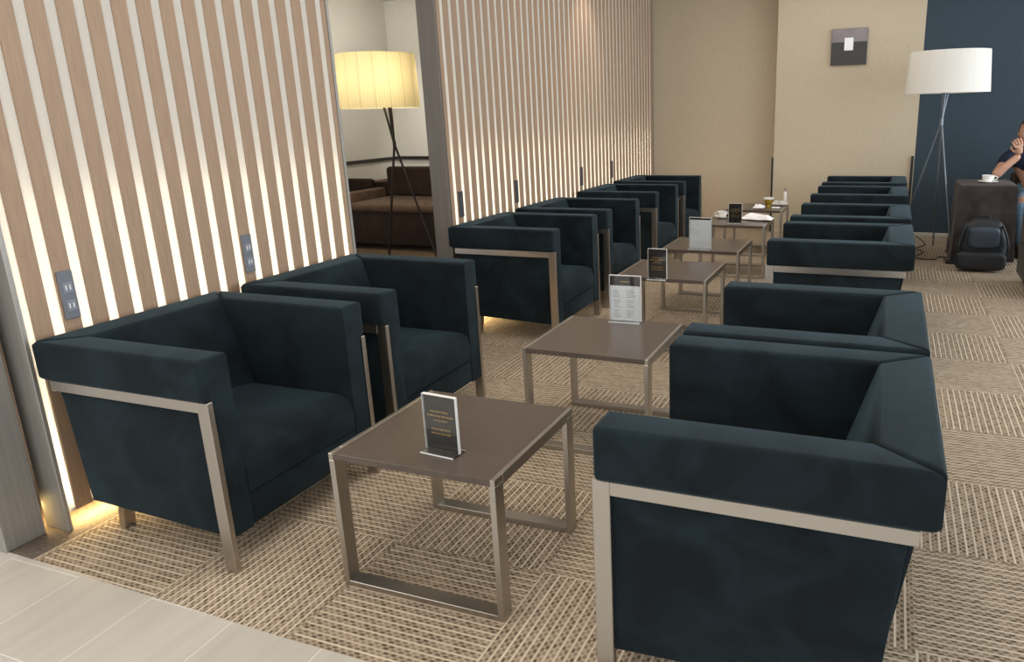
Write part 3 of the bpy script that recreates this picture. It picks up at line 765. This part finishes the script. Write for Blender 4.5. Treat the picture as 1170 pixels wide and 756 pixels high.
# ---------------------------------------------------------------- seated person
def skin_body(name, joints, bones, m, parent=None, sub=2, root=0):
    me = bpy.data.meshes.new(name); me.from_pydata([j[0] for j in joints], bones, []); me.update()
    o = bpy.data.objects.new(name, me); C.objects.link(o); me.materials.append(m)
    if parent: o.parent = parent
    sk = o.modifiers.new('skin', 'SKIN'); sk.use_smooth_shade = True
    d = me.skin_vertices[0].data
    for i, j in enumerate(joints):
        r = j[1]; d[i].radius = (r, r) if isinstance(r, (int, float)) else r
        d[i].use_root = (i == root)
    sb = o.modifiers.new('subsurf', 'SUBSURF'); sb.levels = sub; sb.render_levels = sub
    return o
person = thing('person', 'man in a navy t-shirt and jeans seated at the right edge, hand on his mouth', 'person', (3.02, 6.0, 0))
skin = simple('skin', lin(196, 150, 124), .55, var=.06)
navy_t = simple('navy_cotton', lin(22, 30, 54), .85, var=.15); denim = simple('light_denim', lin(120, 154, 178), .85, var=.15, scale=30)
PX, PY = 3.02, 6.0
def L(x, y, z): return (x - PX, y - PY, z)
J = [(L(3.02, 6.06, .50), .12), (L(3.01, 6.05, .66), .13), (L(2.93, 6.03, .82), .15), (L(2.92, 6.00, .93), .07),     # pelvis, waist, chest, neck base
     (L(2.89, 5.97, .985), .055),                                                                     # neck
     (L(2.745, 6.01, .865), .062), (L(2.635, 5.84, .725), .044), (L(2.605, 5.79, .708), .038), (L(2.785, 5.79, .885), .028),    # R shoulder, above elbow, elbow, wrist
     (L(3.13, 6.03, .885), .062), (L(3.24, 5.90, .68), .045), (L(3.08, 5.74, .64), .030),                                # L arm
     (L(2.92, 5.98, .49), .085), (L(2.83, 5.68, .505), .068), (L(2.86, 5.78, .25), .05), (L(2.89, 5.88, .06), .036), (L(2.88, 5.76, .035), .035),
     (L(3.13, 5.98, .49), .085), (L(3.17, 5.62, .505), .068), (L(3.18, 5.58, .25), .05), (L(3.18, 5.60, .06), .036), (L(3.19, 5.48, .035), .035)]
B = [(0, 1), (1, 2), (2, 3), (3, 4), (2, 5), (5, 6), (6, 7), (7, 8), (2, 9), (9, 10), (10, 11), (0, 12), (12, 13), (13, 14), (14, 15), (15, 16), (0, 17), (17, 18), (18, 19), (19, 20), (20, 21)]
skin_body('body', J, B, skin, person)
# t-shirt over torso and upper arms
Jt = [(L(3.02, 6.06, .50), .135), (L(3.01, 6.05, .66), .145), (L(2.93, 6.03, .82), .165), (L(2.91, 6.005, .92), .085),
      (L(2.745, 6.01, .865), .078), (L(2.668, 5.89, .770), .066), (L(3.13, 6.03, .885), .080), (L(3.19, 5.95, .78), .068)]
skin_body('t_shirt', Jt, [(0, 1), (1, 2), (2, 3), (2, 4), (4, 5), (2, 6), (6, 7)], navy_t, person)
Jj = [(L(3.02, 6.06, .50), .13), (L(2.92, 5.98, .49), .098), (L(2.83, 5.68, .505), .080), (L(2.86, 5.77, .27), .066), (L(2.89, 5.86, .09), .056),
      (L(3.13, 5.98, .49), .098), (L(3.17, 5.62, .505), .080), (L(3.18, 5.58, .25), .066), (L(3.18, 5.59, .08), .056)]
skin_body('jeans', Jj, [(0, 1), (1, 2), (2, 3), (3, 4), (0, 5), (5, 6), (6, 7), (7, 8)], denim, person)
for fx, fy in ((2.885, 5.81), (3.19, 5.54)):
    b = bmesh.new(); bmesh.ops.create_uvsphere(b, u_segments=20, v_segments=12, radius=1)
    for v in b.verts: v.co = (v.co.x * .048, v.co.y * .135, max(0, v.co.z * .075 * (1.1 if v.co.y > .2 else .8)))
    bm = bmesh.new(); merge(bm, b); s_ = link('shoe', bm, MAT['black'], person, 60); s_.location = L(fx, fy, 0)
# head with features, turned towards the camera
hd = thing('head_x', None, None); hd.name = 'head_pivot'
def head():
    b = bmesh.new(); bmesh.ops.create_uvsphere(b, u_segments=40, v_segments=28, radius=1)
    for v in b.verts:
        x, y, z = v.co                      # face towards -y
        r_x = .076 * (1 - .18 * max(0, -z) ** 1.5); r_y = .095 * (1 - .10 * max(0, -z))
        X_, Y_, Z_ = x * r_x, y * r_y, z * .118
        if y < -.5 and -.35 < z < .15: Y_ -= .022 * math.exp(-((x / .16) ** 2)) * math.exp(-(((z + .22) / .16) ** 2))      # nose
        if y < -.3: Y_ += .008 * (math.exp(-(((abs(x) - .38) / .16) ** 2)) * math.exp(-(((z - .08) / .12) ** 2)))           # eye sockets
        if y < -.3: Y_ -= .005 * math.exp(-((x / .3) ** 2)) * math.exp(-(((z + .52) / .08) ** 2))                          # lips
        if z < -.7: Y_ -= .010
        v.co = (X_, Y_, Z_)
    return b
bm = bmesh.new(); merge(bm, head())
for s in (-1, 1):
    b = bmesh.new(); bmesh.ops.create_uvsphere(b, u_segments=12, v_segments=8, radius=1)
    for v in b.verts: v.co = (v.co.x * .010 + s * .077, v.co.y * .018 + .005, v.co.z * .032 - .005)
    merge(bm, b)
hx = link('head', bm, skin, person, 80); hx.location = L(2.850, 5.93, 1.058); hx.rotation_euler = (radians(8), 0, radians(-12))
bpy.data.objects.remove(hd)
b = bmesh.new(); bmesh.ops.create_uvsphere(b, u_segments=36, v_segments=22, radius=1)
dl = []
for v in b.verts:
    x, y, z = v.co
    if z < -.45 or (y < -.25 and z < .45 + .25 * (1 + y)) or (abs(x) > .75 and z < -.05 and y < .1): dl.append(v)
    v.co = (x * .082, y * .102 + .004, z * .125 + .003)
bmesh.ops.delete(b, geom=dl, context='VERTS')
bm = bmesh.new(); merge(bm, b); hr = link('hair', bm, simple('short_brown_hair', lin(62, 46, 38), .8, var=.3, scale=120), hx, 60)
md = hr.modifiers.new('t', 'SOLIDIFY'); md.thickness = .006
for s in (-1, 1):
    b = bmesh.new(); bmesh.ops.create_uvsphere(b, u_segments=12, v_segments=8, radius=.010); bm = bmesh.new(); merge(bm, b)
    e = link('eye', bm, MAT['china'], hx, 60); e.location = (s * .030, -.081, .008)
    b = bmesh.new(); bmesh.ops.create_uvsphere(b, u_segments=10, v_segments=6, radius=.005); bm = bmesh.new(); merge(bm, b)
    p_ = link('pupil', bm, MAT['black'], hx, 60); p_.location = (s * .030, -.090, .008)
# hand at the mouth: palm with five curled fingers
def hand(origin, side, rot, name='hand'):
    joints = [((0, 0, 0), .026), ((0, 0, .045), .030), ((0, 0, .078), .028)]; bones = [(0, 1), (1, 2)]
    for i, (dx, ln) in enumerate(((-.030, .062), (-.010, .074), (.010, .070), (.028, .055))):
        a = len(joints)
        joints += [((dx, 0, .085), .0105), ((dx * 1.1, -.012, .085 + ln * .45), .0095), ((dx * 1.05, -.038, .085 + ln * .62), .0085), ((dx, -.052, .085 + ln * .45), .0075)]
        bones += [(2, a), (a, a + 1), (a + 1, a + 2), (a + 2, a + 3)]
    a = len(joints)
    joints += [((side * .034, -.008, .035), .012), ((side * .050, -.026, .062), .0105), ((side * .044, -.040, .088), .0085)]
    bones += [(1, a), (a, a + 1), (a + 1, a + 2)]
    o = skin_body(name, joints, bones, skin, person, 1)
    o.location = origin; o.rotation_euler = rot
    return o
hand(L(2.785, 5.79, .885), 1, (radians(-15), radians(22), radians(190)))
hand(L(3.08, 5.74, .64), -1, (radians(100), 0, radians(-70)))
